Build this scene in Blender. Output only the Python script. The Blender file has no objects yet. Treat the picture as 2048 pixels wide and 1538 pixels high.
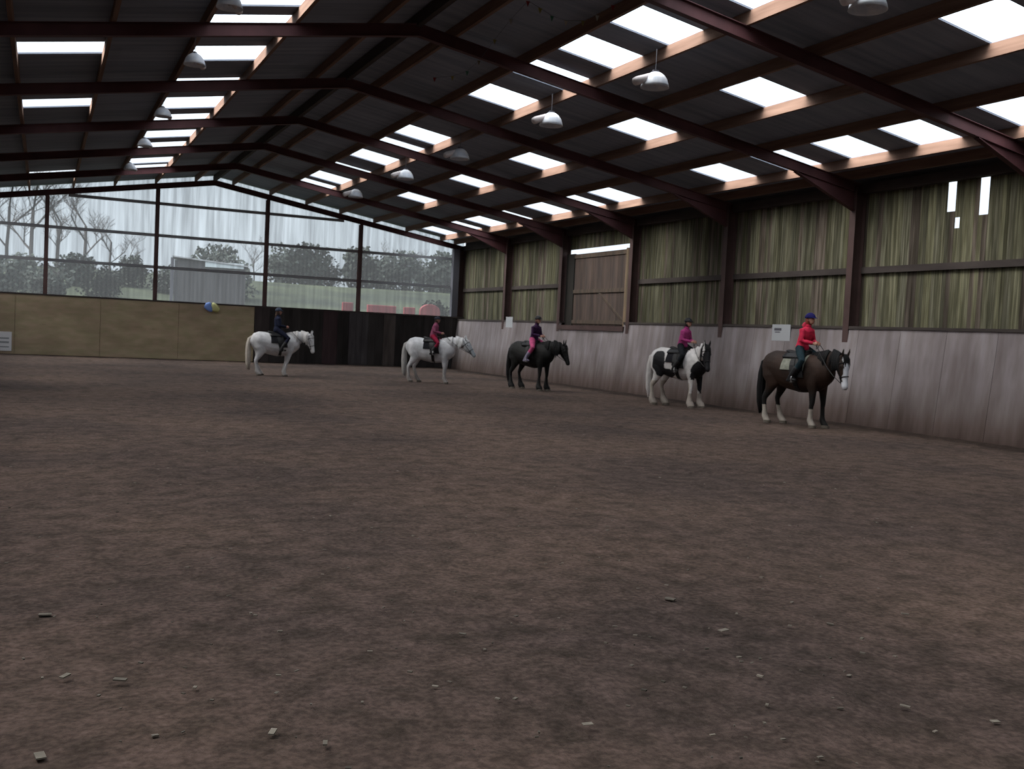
import bpy, math, random
from mathutils import Vector, Matrix, noise as mn
random.seed(7)
C = bpy.context.scene.collection
SC = bpy.context.scene
SC.view_settings.view_transform = 'Standard'
SC.view_settings.look = 'None'
SC.view_settings.gamma = 1.0
SC.view_settings.exposure = 0.0
try: SC.view_settings.use_curve_mapping = False
except Exception: pass
SC.cycles.use_denoising = True
SC.cycles.transparent_max_bounces = 24
SC.cycles.max_bounces = 8
SC.cycles.diffuse_bounces = 5
SC.cycles.sample_clamp_indirect = 6.0

# ------------------------------------------------------------------ dimensions (metres)
XR, XL = 16.49, -4.41          # inner faces of the long walls
YF, YN = 41.92, -7.0           # far gable wall, near gable wall
XM, ZRO, S = 6.04, 7.322, 0.165  # ridge position, ridge height, roof slope
def rz(x): return ZRO - S*abs(x-XM)
FRAMES = [-5.9, -1.2, 3.55, 8.3, 13.05, 17.8, 22.5, 27.3, 32.0, 36.75]
OFFS = [0.72, 2.2, 3.68, 5.12, 6.6, 8.05, 9.65]   # purlin offsets from the ridge

# ------------------------------------------------------------------ mesh builder
class MB:
    def __init__(s): s.v=[]; s.f=[]; s.c=[]
    def add(s, vs, fs, col=None):
        n=len(s.v); s.v+= [tuple(v) for v in vs]; s.f+=[tuple(i+n for i in f) for f in fs]
        s.c+=[col or (1,1,1)]*len(vs)
    def hexa(s, p, col=None):      # 8 points: bottom 4 ccw, top 4 ccw
        s.add(p,[(0,3,2,1),(4,5,6,7),(0,1,5,4),(1,2,6,5),(2,3,7,6),(3,0,4,7)],col)
    def box(s,x0,x1,y0,y1,z0,z1,col=None):
        s.hexa([(x0,y0,z0),(x1,y0,z0),(x1,y1,z0),(x0,y1,z0),(x0,y0,z1),(x1,y0,z1),(x1,y1,z1),(x0,y1,z1)],col)
    def loft(s, rings, n=14, col=None, cap=0.35):
        # rings: (centre, half width along side, half height, side vector); one closed rounded tube
        P=[Vector(r[0]) for r in rings]; m=len(P); vs=[]; fs=[]
        T=[]
        for i in range(m):
            a=P[max(i-1,0)]; b=P[min(i+1,m-1)]; T.append((b-a).normalized())
        def ring(c,w,h,sd,t):
            sd=Vector(sd); sd=(sd-t*sd.dot(t)).normalized(); nn=t.cross(sd)
            return [c+sd*(w*math.cos(2*math.pi*k/n))+nn*(h*math.sin(2*math.pi*k/n)) for k in range(n)]
        R=[]
        sds=[Vector(r[3]) if len(r)>3 else Vector((0,1,0)) for r in rings]
        R.append(ring(P[0]-T[0]*cap*min(rings[0][1],rings[0][2]),rings[0][1]*.6,rings[0][2]*.6,sds[0],T[0]))
        for i in range(m): R.append(ring(P[i],rings[i][1],rings[i][2],sds[i],T[i]))
        R.append(ring(P[-1]+T[-1]*cap*min(rings[-1][1],rings[-1][2]),rings[-1][1]*.6,rings[-1][2]*.6,sds[-1],T[-1]))
        for r in R: vs+=r
        for i in range(len(R)-1):
            for k in range(n):
                k2=(k+1)%n
                fs.append((i*n+k,i*n+k2,(i+1)*n+k2,(i+1)*n+k))
        fs.append(tuple(range(n))[::-1]); b=(len(R)-1)*n; fs.append(tuple(b+k for k in range(n)))
        s.add(vs,fs,col)
    def tube(s, pts, r, n=6, col=None):
        if not isinstance(r,(list,tuple)): r=[r]*len(pts)
        d=Vector(pts[-1])-Vector(pts[0]); sd=(0,1,0) if abs(d.normalized().y)<.8 else (1,0,0)
        s.loft([(p,q,q,sd) for p,q in zip(pts,r)],n,col,.2)
    def ball(s,c,rx,ry,rzz,n=10,col=None,rot=None):
        vs=[];fs=[];m=n//2+1
        for i in range(1,m):
            a=math.pi*i/m
            for k in range(n):
                b=2*math.pi*k/n
                v=Vector((rx*math.sin(a)*math.cos(b),ry*math.sin(a)*math.sin(b),rzz*math.cos(a)))
                if rot: v=rot@v
                vs.append(Vector(c)+v)
        for i in range(m-2):
            for k in range(n):
                fs.append((i*n+k,(i+1)*n+k,(i+1)*n+(k+1)%n,i*n+(k+1)%n))
        top=Vector((0,0,rzz)); bot=Vector((0,0,-rzz))
        if rot: top=rot@top; bot=rot@bot
        vs+=[Vector(c)+top,Vector(c)+bot]; t=len(vs)-2
        for k in range(n):
            fs.append((t,k,(k+1)%n)); fs.append((t+1,(m-2)*n+(k+1)%n,(m-2)*n+k))
        s.add(vs,fs,col)
    def build(s,name,mat,parent=None,smooth=False,colors=False,bevel=0):
        me=bpy.data.meshes.new(name); me.from_pydata(s.v,[],s.f); me.update()
        if mat: me.materials.append(mat)
        if smooth:
            for p in me.polygons: p.use_smooth=True
        if colors:
            a=me.color_attributes.new('tone','FLOAT_COLOR','POINT')
            for i,c in enumerate(s.c): a.data[i].color=(c[0],c[1],c[2],1)
        o=bpy.data.objects.new(name,me); C.objects.link(o)
        if parent: o.parent=parent
        if bevel:
            m=o.modifiers.new('edge','BEVEL'); m.width=bevel; m.segments=2; m.limit_method='ANGLE'
        return o
def remesh(o, voxel, smooth_it=6, factor=.5):
    m=o.modifiers.new('r','REMESH'); m.mode='VOXEL'; m.voxel_size=voxel; m.use_smooth_shade=True
    if smooth_it:
        q=o.modifiers.new('s','SMOOTH'); q.iterations=smooth_it; q.factor=factor
    dg=bpy.context.evaluated_depsgraph_get(); dg.update()
    me=bpy.data.meshes.new_from_object(o.evaluated_get(dg),depsgraph=dg)
    mats=[x for x in o.data.materials]
    o.modifiers.clear(); me.materials.clear()
    for x in mats: me.materials.append(x)
    for p in me.polygons: p.use_smooth=True
    o.data=me; return o
def paint(o, fn):
    me=o.data
    if 'tone' in me.color_attributes: me.color_attributes.remove(me.color_attributes['tone'])
    a=me.color_attributes.new('tone','FLOAT_COLOR','POINT')
    for i,v in enumerate(me.vertices):
        c=fn(v.co); a.data[i].color=(c[0],c[1],c[2],1)
def empty(name,loc=(0,0,0),rot=0):
    o=bpy.data.objects.new(name,None); o.location=loc; o.rotation_euler=(0,0,rot); o.empty_display_size=.2; C.objects.link(o); return o
def tag(o,label=None,cat=None,group=None,kind=None):
    if label: o['label']=label
    if cat: o['category']=cat
    if group: o['group']=group
    if kind: o['kind']=kind
    return o
NT=[0]
def trim(mb,mat,label,cat='beam',group=None,**k):
    NT[0]+=1
    return tag(mb.build('trim_%d'%NT[0],mat,**k),label,cat,group,'structure')

# ------------------------------------------------------------------ materials
def srgb(r,g,b):
    f=lambda c:(c/255/12.92) if c/255<=.04045 else ((c/255+.055)/1.055)**2.4
    return (f(r),f(g),f(b),1)
def mat(name, base=(.5,.5,.5,1), rough=.8, noise=None, bump=None, tone=False, metal=0, spec=.3, object_coords=True):
    m=bpy.data.materials.new(name); m.use_nodes=True; nt=m.node_tree; N=nt.nodes; L=nt.links
    b=N['Principled BSDF']; b.inputs['Roughness'].default_value=rough; b.inputs['Metallic'].default_value=metal
    b.inputs['Specular IOR Level'].default_value=spec
    b.inputs['Base Color'].default_value=base
    tc=N.new('ShaderNodeTexCoord'); src=None
    col=None
    if noise:      # noise: list of (scale xyz, detail, lo colour, hi colour, lo pos, hi pos)
        for i,(sc,det,c0,c1,p0,p1) in enumerate(noise):
            mp=N.new('ShaderNodeMapping'); mp.inputs['Scale'].default_value=sc; L.new(tc.outputs['Object'],mp.inputs['Vector'])
            mp.inputs['Location'].default_value=(i*3.7,i*1.3,0)
            nz=N.new('ShaderNodeTexNoise'); nz.inputs['Scale'].default_value=1; nz.inputs['Detail'].default_value=det
            L.new(mp.outputs['Vector'],nz.inputs['Vector'])
            cr=N.new('ShaderNodeValToRGB'); cr.color_ramp.elements[0].position=p0; cr.color_ramp.elements[1].position=p1
            cr.color_ramp.elements[0].color=c0; cr.color_ramp.elements[1].color=c1
            L.new(nz.outputs['Fac'],cr.inputs['Fac'])
            if col is None: col=cr.outputs['Color']
            else:
                mx=N.new('ShaderNodeMix'); mx.data_type='RGBA'; mx.blend_type='MULTIPLY'; mx.inputs['Factor'].default_value=1
                L.new(col,mx.inputs['A']); L.new(cr.outputs['Color'],mx.inputs['B']); col=mx.outputs['Result']
    if tone:
        at=N.new('ShaderNodeAttribute'); at.attribute_name='tone'
        if col is None: col=at.outputs['Color']
        else:
            mx=N.new('ShaderNodeMix'); mx.data_type='RGBA'; mx.blend_type='MULTIPLY'; mx.inputs['Factor'].default_value=1
            L.new(col,mx.inputs['A']); L.new(at.outputs['Color'],mx.inputs['B']); col=mx.outputs['Result']
    if col is not None: L.new(col,b.inputs['Base Color'])
    if bump:       # (scale xyz, detail, strength, distance)
        mp=N.new('ShaderNodeMapping'); mp.inputs['Scale'].default_value=bump[0]; L.new(tc.outputs['Object'],mp.inputs['Vector'])
        nz=N.new('ShaderNodeTexNoise'); nz.inputs['Scale'].default_value=1; nz.inputs['Detail'].default_value=bump[1]
        L.new(mp.outputs['Vector'],nz.inputs['Vector'])
        bp=N.new('ShaderNodeBump'); bp.inputs['Strength'].default_value=bump[2]; bp.inputs['Distance'].default_value=bump[3]
        L.new(nz.outputs['Fac'],bp.inputs['Height']); L.new(bp.outputs['Normal'],b.inputs['Normal'])
    return m
g=lambda v:(v,v,v,1)
M={}
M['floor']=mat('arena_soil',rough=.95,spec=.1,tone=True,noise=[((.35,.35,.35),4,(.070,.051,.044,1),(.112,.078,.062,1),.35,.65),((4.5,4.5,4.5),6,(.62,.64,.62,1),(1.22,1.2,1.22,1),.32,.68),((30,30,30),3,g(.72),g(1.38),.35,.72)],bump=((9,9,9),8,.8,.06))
M['roof']=mat('roof_sheet',rough=.9,spec=.1,noise=[((.5,6,.5),4,(.20,.225,.275,1),(.295,.325,.39,1),.3,.7)])
M['steel']=mat('red_oxide_steel',rough=.65,noise=[((2,2,2),4,(.068,.026,.029,1),(.110,.044,.048,1),.3,.7)])
M['column']=mat('wall_column_paint',rough=.65,noise=[((2,2,2),4,(.060,.036,.034,1),(.095,.058,.055,1),.3,.7)])
M['steel_far']=mat('painted_gable_steel',rough=.7,noise=[((2,2,2),4,(.075,.042,.04,1),(.12,.07,.068,1),.3,.7)])
M['timber']=mat('purlin_timber',rough=.8,spec=.15,noise=[((12,.8,12),5,(.155,.094,.070,1),(.25,.160,.122,1),.3,.7)])
M['rail']=mat('rail_timber',rough=.85,noise=[((3,1,3),4,(.040,.032,.031,1),(.07,.058,.054,1),.3,.7)])
M['boards']=mat('weathered_boards',rough=.9,spec=.1,tone=True,noise=[((6,14,1.1),6,(.62,.62,.55,1),(1.25,1.25,1.2,1),.36,.66),((10,26,.7),3,g(.75),g(1.5),.45,.75)])
M['kick']=mat('whitewashed_kickboard',rough=.85,spec=.15,tone=True,noise=[((1.2,1.2,.5),5,(.70,.66,.66,1),(1.06,1.04,1.06,1),.35,.65),((5,5,.6),5,(.80,.76,.74,1),(1.1,1.1,1.12,1),.35,.7)])
M['kickwood']=mat('brown_kickboard',rough=.85,spec=.15,noise=[((1.0,1.0,3),5,(.33,.26,.185,1),(.42,.34,.24,1),.35,.65),((2.5,2.5,6),4,(.9,.95,.85,1),(1.08,1.03,1.02,1),.35,.65)])
M['kickdark']=mat('dark_kickboard',rough=.9,spec=.1,tone=True,noise=[((4,4,.7),5,(.75,.72,.72,1),(1.25,1.2,1.2,1),.35,.65)])
M['door']=mat('brown_door_planks',rough=.85,spec=.1,tone=True,noise=[((3,6,.8),5,(.78,.85,.88,1),(1.2,1.2,1.15,1),.35,.65)])
M['whitepaint']=mat('white_paint',base=(.42,.44,.47,1),rough=.6)
M['darkpaint']=mat('dark_paint',base=(.10,.10,.12,1),rough=.7)
M['bright_white']=mat('clean_white_paint',base=(.78,.78,.80,1),rough=.6)
M['greypaint']=mat('grey_paint',base=(.32,.33,.35,1),rough=.7)
M['lampshade']=mat('lamp_shade_paint',base=(.74,.78,.84,1),rough=.45,noise=[((6,6,6),3,(.62,.68,.78,1),(.84,.86,.9,1),.35,.65)])
M['lampbox']=mat('lamp_gear_paint',base=(.72,.66,.66,1),rough=.5)
M['black']=mat('black_leather',base=(.012,.012,.014,1),rough=.5)
M['metal']=mat('stirrup_steel',base=(.55,.56,.57,1),rough=.3,metal=.8)
M['coat']=mat('horse_coat',rough=.65,spec=.25,tone=True,noise=[((9,9,9),4,g(.88),g(1.1),.35,.65)])
M['hair']=mat('horse_hair',rough=.7,spec=.2,tone=True,noise=[((40,40,6),3,g(.8),g(1.15),.35,.65)])
M['skin']=mat('skin',base=(.46,.24,.18,1),rough=.55,noise=[((8,8,8),2,(.42,.21,.16,1),(.50,.28,.21,1),.35,.65)])
M['chip']=mat('pale_wood_chip',rough=.9,tone=True,noise=[((20,20,20),3,g(.8),g(1.1),.3,.7)])
M['grass']=mat('field_grass',rough=.95,spec=.1,noise=[((.12,.12,.12),5,(.015,.019,.014,1),(.038,.045,.026,1),.35,.65),((1.5,1.5,1.5),4,g(.75),g(1.15),.3,.7)])
M['bark']=mat('bark',base=(.06,.055,.055,1),rough=.9)
M['leaf']=mat('evergreen_leaf',rough=.8,tone=True,noise=[((2,2,2),3,(.013,.020,.018,1),(.028,.036,.027,1),.35,.65)])
M['shedwall']=mat('shed_sheeting',rough=.8,noise=[((3,3,.4),4,(.040,.039,.043,1),(.055,.053,.058,1),.35,.65)])
M['shedroof']=mat('shed_roof',base=(.45,.5,.53,1),rough=.5)
M['red']=mat('red_paint',base=(.15,.022,.026,1),rough=.6)
M['plastic_blue']=mat('blue_bag',base=(.20,.33,.75,1),rough=.6)
M['plastic_yellow']=mat('yellow_bag',base=(.62,.62,.28,1),rough=.6)
def cloth(name,c): return mat(name,rough=.85,spec=.1,noise=[((14,14,14),4,tuple(x*.8 for x in c[:3])+(1,),tuple(min(1,x*1.15) for x in c[:3])+(1,),.35,.65)],bump=((9,9,9),3,.4,.02))

def sheet_mat(name,tint,trans,streak):
    m=bpy.data.materials.new(name); m.use_nodes=True; nt=m.node_tree; N=nt.nodes; L=nt.links; N.clear()
    out=N.new('ShaderNodeOutputMaterial'); tr=N.new('ShaderNodeBsdfTransparent'); df=N.new('ShaderNodeBsdfTranslucent'); dd=N.new('ShaderNodeBsdfDiffuse')
    tc=N.new('ShaderNodeTexCoord'); mp=N.new('ShaderNodeMapping'); mp.inputs['Scale'].default_value=streak
    nz=N.new('ShaderNodeTexNoise'); nz.inputs['Scale'].default_value=1; nz.inputs['Detail'].default_value=5
    L.new(tc.outputs['Object'],mp.inputs['Vector']); L.new(mp.outputs['Vector'],nz.inputs['Vector'])
    cr=N.new('ShaderNodeValToRGB'); cr.color_ramp.elements[0].position=.3; cr.color_ramp.elements[1].position=.7
    cr.color_ramp.elements[0].color=tuple(t*trans[0] for t in tint)+(1,); cr.color_ramp.elements[1].color=tuple(t*trans[1] for t in tint)+(1,)
    L.new(nz.outputs['Fac'],cr.inputs['Fac']); L.new(cr.outputs['Color'],tr.inputs['Color'])
    df.inputs['Color'].default_value=(.75,.8,.85,1); dd.inputs['Color'].default_value=(.5,.52,.55,1)
    m1=N.new('ShaderNodeMixShader'); m1.inputs['Fac'].default_value=.5; L.new(df.outputs[0],m1.inputs[1]); L.new(dd.outputs[0],m1.inputs[2])
    m2=N.new('ShaderNodeMixShader'); m2.inputs['Fac'].default_value=.11; L.new(tr.outputs[0],m2.inputs[1]); L.new(m1.outputs[0],m2.inputs[2])
    L.new(m2.outputs[0],out.inputs['Surface']); return m
M['skylight']=sheet_mat('translucent_roof_sheet',(.95,.98,1.0),(.85,1.0),(.5,5,.5))
M['glazing']=sheet_mat('clear_corrugated_sheet',(.90,.97,1.0),(.38,.76),(7,7,.35))

# ------------------------------------------------------------------ sky
w=bpy.data.worlds.new('overcast_sky'); SC.world=w; w.use_nodes=True; N=w.node_tree.nodes; L=w.node_tree.links
bg=N['Background']; tc=N.new('ShaderNodeTexCoord'); sx=N.new('ShaderNodeSeparateXYZ'); L.new(tc.outputs['Generated'],sx.inputs[0])
cr=N.new('ShaderNodeValToRGB'); L.new(sx.outputs['Z'],cr.inputs['Fac'])
e=cr.color_ramp.elements; e[0].position=0; e[0].color=(.92,.98,1.05,1); e[1].position=1; e[1].color=(5.2,5.4,5.7,1)
q=cr.color_ramp.elements.new(.22); q.color=(1.25,1.33,1.42,1)
q=cr.color_ramp.elements.new(.50); q.color=(2.4,2.5,2.65,1)
q=cr.color_ramp.elements.new(.75); q.color=(3.8,3.95,4.15,1)
nz=N.new('ShaderNodeTexNoise'); nz.inputs['Scale'].default_value=3; nz.inputs['Detail'].default_value=4; L.new(tc.outputs['Generated'],nz.inputs['Vector'])
mr=N.new('ShaderNodeMapRange'); mr.inputs['From Min'].default_value=.3; mr.inputs['From Max'].default_value=.7; mr.inputs['To Min'].default_value=.82; mr.inputs['To Max'].default_value=1.12
L.new(nz.outputs['Fac'],mr.inputs['Value'])
vm=N.new('ShaderNodeVectorMath'); vm.operation='SCALE'; L.new(cr.outputs['Color'],vm.inputs[0]); L.new(mr.outputs['Result'],vm.inputs['Scale'])
# broad glow, as of sun behind thin cloud, added to light the purlins
dt=N.new('ShaderNodeVectorMath'); dt.operation='DOT_PRODUCT'; dt.inputs[1].default_value=Vector((-.66,.12,.74)).normalized(); L.new(tc.outputs['Generated'],dt.inputs[0])
gr_=N.new('ShaderNodeMapRange'); gr_.interpolation_type='SMOOTHSTEP'; gr_.inputs['From Min'].default_value=.80; gr_.inputs['From Max'].default_value=.985; gr_.inputs['To Min'].default_value=0; gr_.inputs['To Max'].default_value=26
L.new(dt.outputs['Value'],gr_.inputs['Value'])
gc=N.new('ShaderNodeVectorMath'); gc.operation='SCALE'; gc.inputs[0].default_value=(1.0,.93,.85); L.new(gr_.outputs['Result'],gc.inputs['Scale'])
ga=N.new('ShaderNodeVectorMath'); ga.operation='ADD'; L.new(vm.outputs['Vector'],ga.inputs[0]); L.new(gc.outputs['Vector'],ga.inputs[1])
L.new(ga.outputs['Vector'],bg.inputs['Color']); bg.inputs['Strength'].default_value=1.0

# ------------------------------------------------------------------ camera
yaw,pitch,roll,fpx=0.434,-0.049,0.049,2034.3
CAMZ=1.6
F=Vector((math.sin(yaw)*math.cos(pitch),math.cos(yaw)*math.cos(pitch),math.sin(pitch)))
R=Vector((math.cos(yaw),-math.sin(yaw),0)); U=R.cross(F)
R2=R*math.cos(roll)+U*math.sin(roll); U2=U*math.cos(roll)-R*math.sin(roll)
cam=bpy.data.cameras.new('camera'); co=bpy.data.objects.new('camera',cam); C.objects.link(co)
cam.sensor_width=36; cam.lens=fpx*36/2048; cam.clip_end=1000
m=Matrix((R2,U2,-F)).transposed().to_4x4(); m.translation=Vector((0,0,CAMZ)); co.matrix_world=m
SC.camera=co
cam.dof.use_dof=True; cam.dof.focus_distance=2.0; cam.dof.aperture_fstop=12.0
def floor_at(px,py,z=0):      # where a sight line meets the ground, used only to measure positions
    d=F*fpx+R2*(px-1024)-U2*(py-769); t=(z-CAMZ)/d.z; return Vector((0,0,CAMZ))+d*t

# ------------------------------------------------------------------ floor and ground
mb=MB(); nx,ny=110,220; x0,x1,y0,y1=-4.8,17.2,YN-.2,YF+.25
vs=[];fs=[]
for j in range(ny+1):
    for i in range(nx+1):
        x=x0+(x1-x0)*i/nx; y=y0+(y1-y0)*j/ny
        z=.022*mn.noise((x*1.3,y*1.3,0))+.012*mn.noise((x*4,y*4,3))-.012
        vs.append((x,y,z))
for j in range(ny):
    for i in range(nx):
        a=j*(nx+1)+i; fs.append((a,a+1,a+nx+2,a+nx+1))
mb.add(vs,fs)
for i,(x,y,z) in enumerate(vs):     # damp worn track plus wall shade, both painted as darker soil along kickboards
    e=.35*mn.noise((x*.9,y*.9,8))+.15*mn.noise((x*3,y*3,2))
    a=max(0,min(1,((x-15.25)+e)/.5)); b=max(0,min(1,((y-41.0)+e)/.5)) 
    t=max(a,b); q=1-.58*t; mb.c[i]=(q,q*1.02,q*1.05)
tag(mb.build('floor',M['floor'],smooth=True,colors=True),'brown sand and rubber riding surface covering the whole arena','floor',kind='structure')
# ground outdoors: flat beside the hall, rising field beyond
mb=MB(); vs=[];fs=[]; xs=[-70+ i*5 for i in range(45)]; ys=[YF+.3,46,52,58,64,72,80,90,100,112,125,140,170]
def gz(x,y):
    t=max(0,min(1,(y-50)/75)); return -.05+ (6.6*t*t*(3-2*t)) + .25*mn.noise((x*.06,y*.06,1))*t 
for y in ys:
    for x in xs: vs.append((x,y,gz(x,y)))
for j in range(len(ys)-1):
    for i in range(len(xs)-1):
        a=j*len(xs)+i; fs.append((a,a+1,a+len(xs)+1,a+len(xs)))
mb.add(vs,fs); tag(mb.build('ground',M['grass'],smooth=True),'pale green grass field rising behind the far glazing','field',kind='structure')
mb=MB(); mb.box(17.25,70,-40,YF+.3,-.12,-.06); tag(mb.build('ground',M['grass']),'grass beside the long boarded wall','ground',kind='structure')

# ------------------------------------------------------------------ roof sheets with skylight openings
rowsA=[(-4.2,-3),(-1.9,-.7),(.4,1.6),(2.7,3.9),(5,6.2),(7.2,8.4),(9.5,10.7),(11.7,12.9),(14.15,15.2),(16.0,17.1),(17.98,19.1),(20.25,21.5),(25.5,26.8),(27.55,28.8),(29.8,31.2),(32.75,34.0),(35.0,36.5),(37.15,38.5)]
rowsC=rowsA[:-1]+[(37.35,38.9),(40.0,41.3)]
rowsB=[(-3,-1.8),(1.5,2.7),(5.8,7),(9.9,11.0),(15.0,16.2),(19.2,20.45),(24.5,25.85),(29.3,30.4),(34.3,35.6)]
rowsL=[(-4.2,-3),(-1.9,-.7),(.4,1.6),(2.7,3.9),(5,6.2),(7.2,8.4),(9.5,10.7),(11.7,12.9),(14.15,15.2),(16.4,17.5),(18.05,19.2),(20.3,21.55),(23.25,24.3),(25.4,26.9),(27.7,29.2),(30.3,31.6),(32.5,34.1),(35.9,37.3),(37.7,39.2)]
rowsM=[(-3,-1.8),(1.5,2.7),(5.8,7),(9.9,11.0),(15.0,16.2),(19.95,20.85),(25.25,26.25),(38.1,39.8)]
bands={ (1,2):rowsA,(1,4):rowsB,(1,6):rowsC,(-1,2):rowsL,(-1,4):rowsM,(-1,6):rowsC }
edges=[0]+OFFS+[10.75]
pn=.035
nwin=[0]
strip={(1,2):'upper skylight strip nearest the ridge',(1,4):'middle skylight strip of the slope',(1,6):'lowest skylight strip above the boarded wall',(-1,2):'opposite slope strip nearest the ridge',(-1,4):'opposite slope middle strip',(-1,6):'opposite slope lowest strip'}
for side in (1,-1):
    mb=MB()
    for bi in range(len(edges)-1):
        o0,o1=edges[bi],edges[bi+1]
        rows=bands.get((side,bi),[])
        ys=[YN-.2]+[y for r in rows for y in r]+[YF+.35]
        for k in range(len(ys)-1):
            hole=(k%2==1)
            xa,xb=XM+side*o0,XM+side*o1
            za,zb=ZRO-S*o0,ZRO-S*o1
            if not hole:
                p=[(xa,ys[k],za),(xb,ys[k],zb),(xb,ys[k+1],zb),(xa,ys[k+1],za)]
                if side<0: p=[p[1],p[0],p[3],p[2]]
                mb.hexa(p+[(x,y,z+.03) for x,y,z in p])
            else:
                nwin[0]+=1; sk=MB()
                n=10; vs=[];fs=[]
                for t in (0,1):
                    for i in range(n*2+1):
                        y=ys[k]-.04+(ys[k+1]-ys[k]+.08)*i/(n*2); dz=.035+.012*(i%2)
                        vs.append((xa-side*.03,y,za+S*.03+dz) if t==0 else (xb+side*.03,y,zb-S*.03+dz))
                for i in range(n*2):
                    a=(i,i+1,n*2+2+i,n*2+1+i); fs.append(a if side<0 else a[::-1])
                sk.add(vs,fs)
                ob=sk.build('window_%d'%nwin[0],M['skylight'])
                tag(ob,'bright translucent roof skylight %d metres up the arena, %s'%(round((ys[k]+ys[k+1])/2),strip[(side,bi)]),'skylight','translucent roof sheets','structure')
    tag(mb.build('ceiling',M['roof']),'dark roof sheeting on the %s slope'%('boarded wall' if side>0 else 'opposite'),'ceiling',kind='structure')

# purlins: timber joists running the length of the hall
for side in (1,-1):
    for i,o in enumerate(OFFS+[10.3]):
        x=XM+side*o; z=rz(x)-.004; mb=MB()
        ax=.035
        mb.hexa([(x-ax,YN,z-.20),(x+ax,YN,z-.20),(x+ax,YF+.1,z-.20),(x-ax,YF+.1,z-.20),
                 (x-ax,YN,rz(x-ax)-.003),(x+ax,YN,rz(x+ax)-.003),(x+ax,YF+.1,rz(x+ax)-.003),(x-ax,YF+.1,rz(x-ax)-.003)])
        trim(mb,M['timber'],'timber roof purlin number %d down from the ridge on the %s slope'%(i+1,'boarded side' if side>0 else 'opposite'),'purlin','roof purlins')
mb=MB(); mb.box(XM-.05,XM+.05,YN,YF+.1,rz(XM)-.25,rz(XM)-.02); trim(mb,M['rail'],'timber ridge board along the top of the roof','ridge board')

# steel frames
def ibeam_slope(mb,xa,za,xb,zb,y,d=.22,fl=.12,t=.012):
    # top at za/zb, depth d downward
    def bar(dz0,dz1,hw):
        p=[(xa,y-hw,za-dz1),(xb,y-hw,zb-dz1),(xb,y+hw,zb-dz1),(xa,y+hw,za-dz1)]
        if xb<xa: p=[p[1],p[0],p[3],p[2]]
        mb.hexa(p+[(a,b,c+(dz1-dz0)) for a,b,c in p])
    bar(0,t,fl/2); bar(d-t,d,fl/2); bar(t,d-t,t/2+.003)
ordn=['nearest','second','third','fourth','fifth','sixth','seventh','eighth','ninth','tenth','gable']
for i,y in enumerate(FRAMES+[YF-.08]):
    for side in (1,-1):
        mb=MB(); xe=XM+side*10.70; zt=.205
        ibeam_slope(mb,XM,ZRO-zt,xe,rz(xe)-zt,y)
        if i<len(FRAMES):   # haunch at the eaves
            for k in range(2):
                xa=xe-side*.25; xb=xa-side*1.7
                hw=.06 if k==0 else .009
                zb=rz(xa)-zt-.22; zc=rz(xb)-zt-.22
                if k==0: p=[(xb,y-hw,zc-.02),(xa,y-hw,zb-.42),(xa,y+hw,zb-.42),(xb,y+hw,zc-.02)]; q=[(a,b,c+.014) for a,b,c in p]
                else: p=[(xb,y-hw,zc-.02),(xa,y-hw,zb-.42),(xa,y+hw,zb-.42),(xb,y+hw,zc-.02)]; q=[(xb,y-hw,zc+.001),(xa,y-hw,zb+.001),(xa,y+hw,zb+.001),(xb,y+hw,zc+.001)]
                if side<0: p=[p[1],p[0],p[3],p[2]]; q=[q[1],q[0],q[3],q[2]]
                mb.hexa(p+q)
        trim(mb,M['steel'],'red oxide steel rafter of the %s frame on the %s slope'%(ordn[min(i,10)] if i<10 else 'far gable','boarded side' if side>0 else 'opposite'),'rafter','steel rafters')
        # column
        mb=MB(); xi=XR if side>0 else XL; d=.30*side; xo=xi+d
        a,b=min(xi,xo),max(xi,xo); zc=rz(xo)-.25
        fx=.014
        mb.box(a,a+fx,y-.09,y+.09,0,zc); mb.box(b-fx,b,y-.09,y+.09,0,zc); mb.box(a+fx,b-fx,y-.006,y+.006,0,zc)
        trim(mb,M['column'],'red steel wall column of the %s frame along the %s wall'%(ordn[i] if i<10 else 'far gable','boarded' if side>0 else 'opposite'),'column','steel wall columns')

# ------------------------------------------------------------------ long boarded wall
def kx(z): return 16.30+.23*z/2.17
XB=16.80
def kick_panels(mb,y0,y1,zt,seg=1.22):
    y=y0
    while y<y1-.01:
        ye=min(y+seg,y1); t=random.uniform(.92,1.06)
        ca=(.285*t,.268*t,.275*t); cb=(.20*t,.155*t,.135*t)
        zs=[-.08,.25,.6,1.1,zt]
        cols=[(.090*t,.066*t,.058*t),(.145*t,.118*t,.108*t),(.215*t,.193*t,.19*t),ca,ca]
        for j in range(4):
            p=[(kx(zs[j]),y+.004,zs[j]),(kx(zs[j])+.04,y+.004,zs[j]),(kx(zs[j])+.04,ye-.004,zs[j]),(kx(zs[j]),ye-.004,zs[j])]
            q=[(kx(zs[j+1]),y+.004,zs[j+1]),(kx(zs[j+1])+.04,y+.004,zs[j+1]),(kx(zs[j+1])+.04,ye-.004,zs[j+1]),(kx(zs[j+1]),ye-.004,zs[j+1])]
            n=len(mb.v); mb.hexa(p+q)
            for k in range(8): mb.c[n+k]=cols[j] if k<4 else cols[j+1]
        y=ye
mb=MB()
kick_panels(mb,YN,27.55,2.16); kick_panels(mb,27.55,31.85,1.86); kick_panels(mb,31.85,YF-.02,2.16)
mb.box(XB+.03,XB+.06,YN,YF,-.1,2.15,(.2,.17,.15)); mb.box(XB+.0,XB+.02,31.88,32.1,2.15,5.3,(.1,.08,.07))
tag(mb.build('wall_right',M['kick'],colors=True),'pinkish whitewashed kickboard wall with dirty lower edge along the horses','wall',kind='structure')
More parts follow.
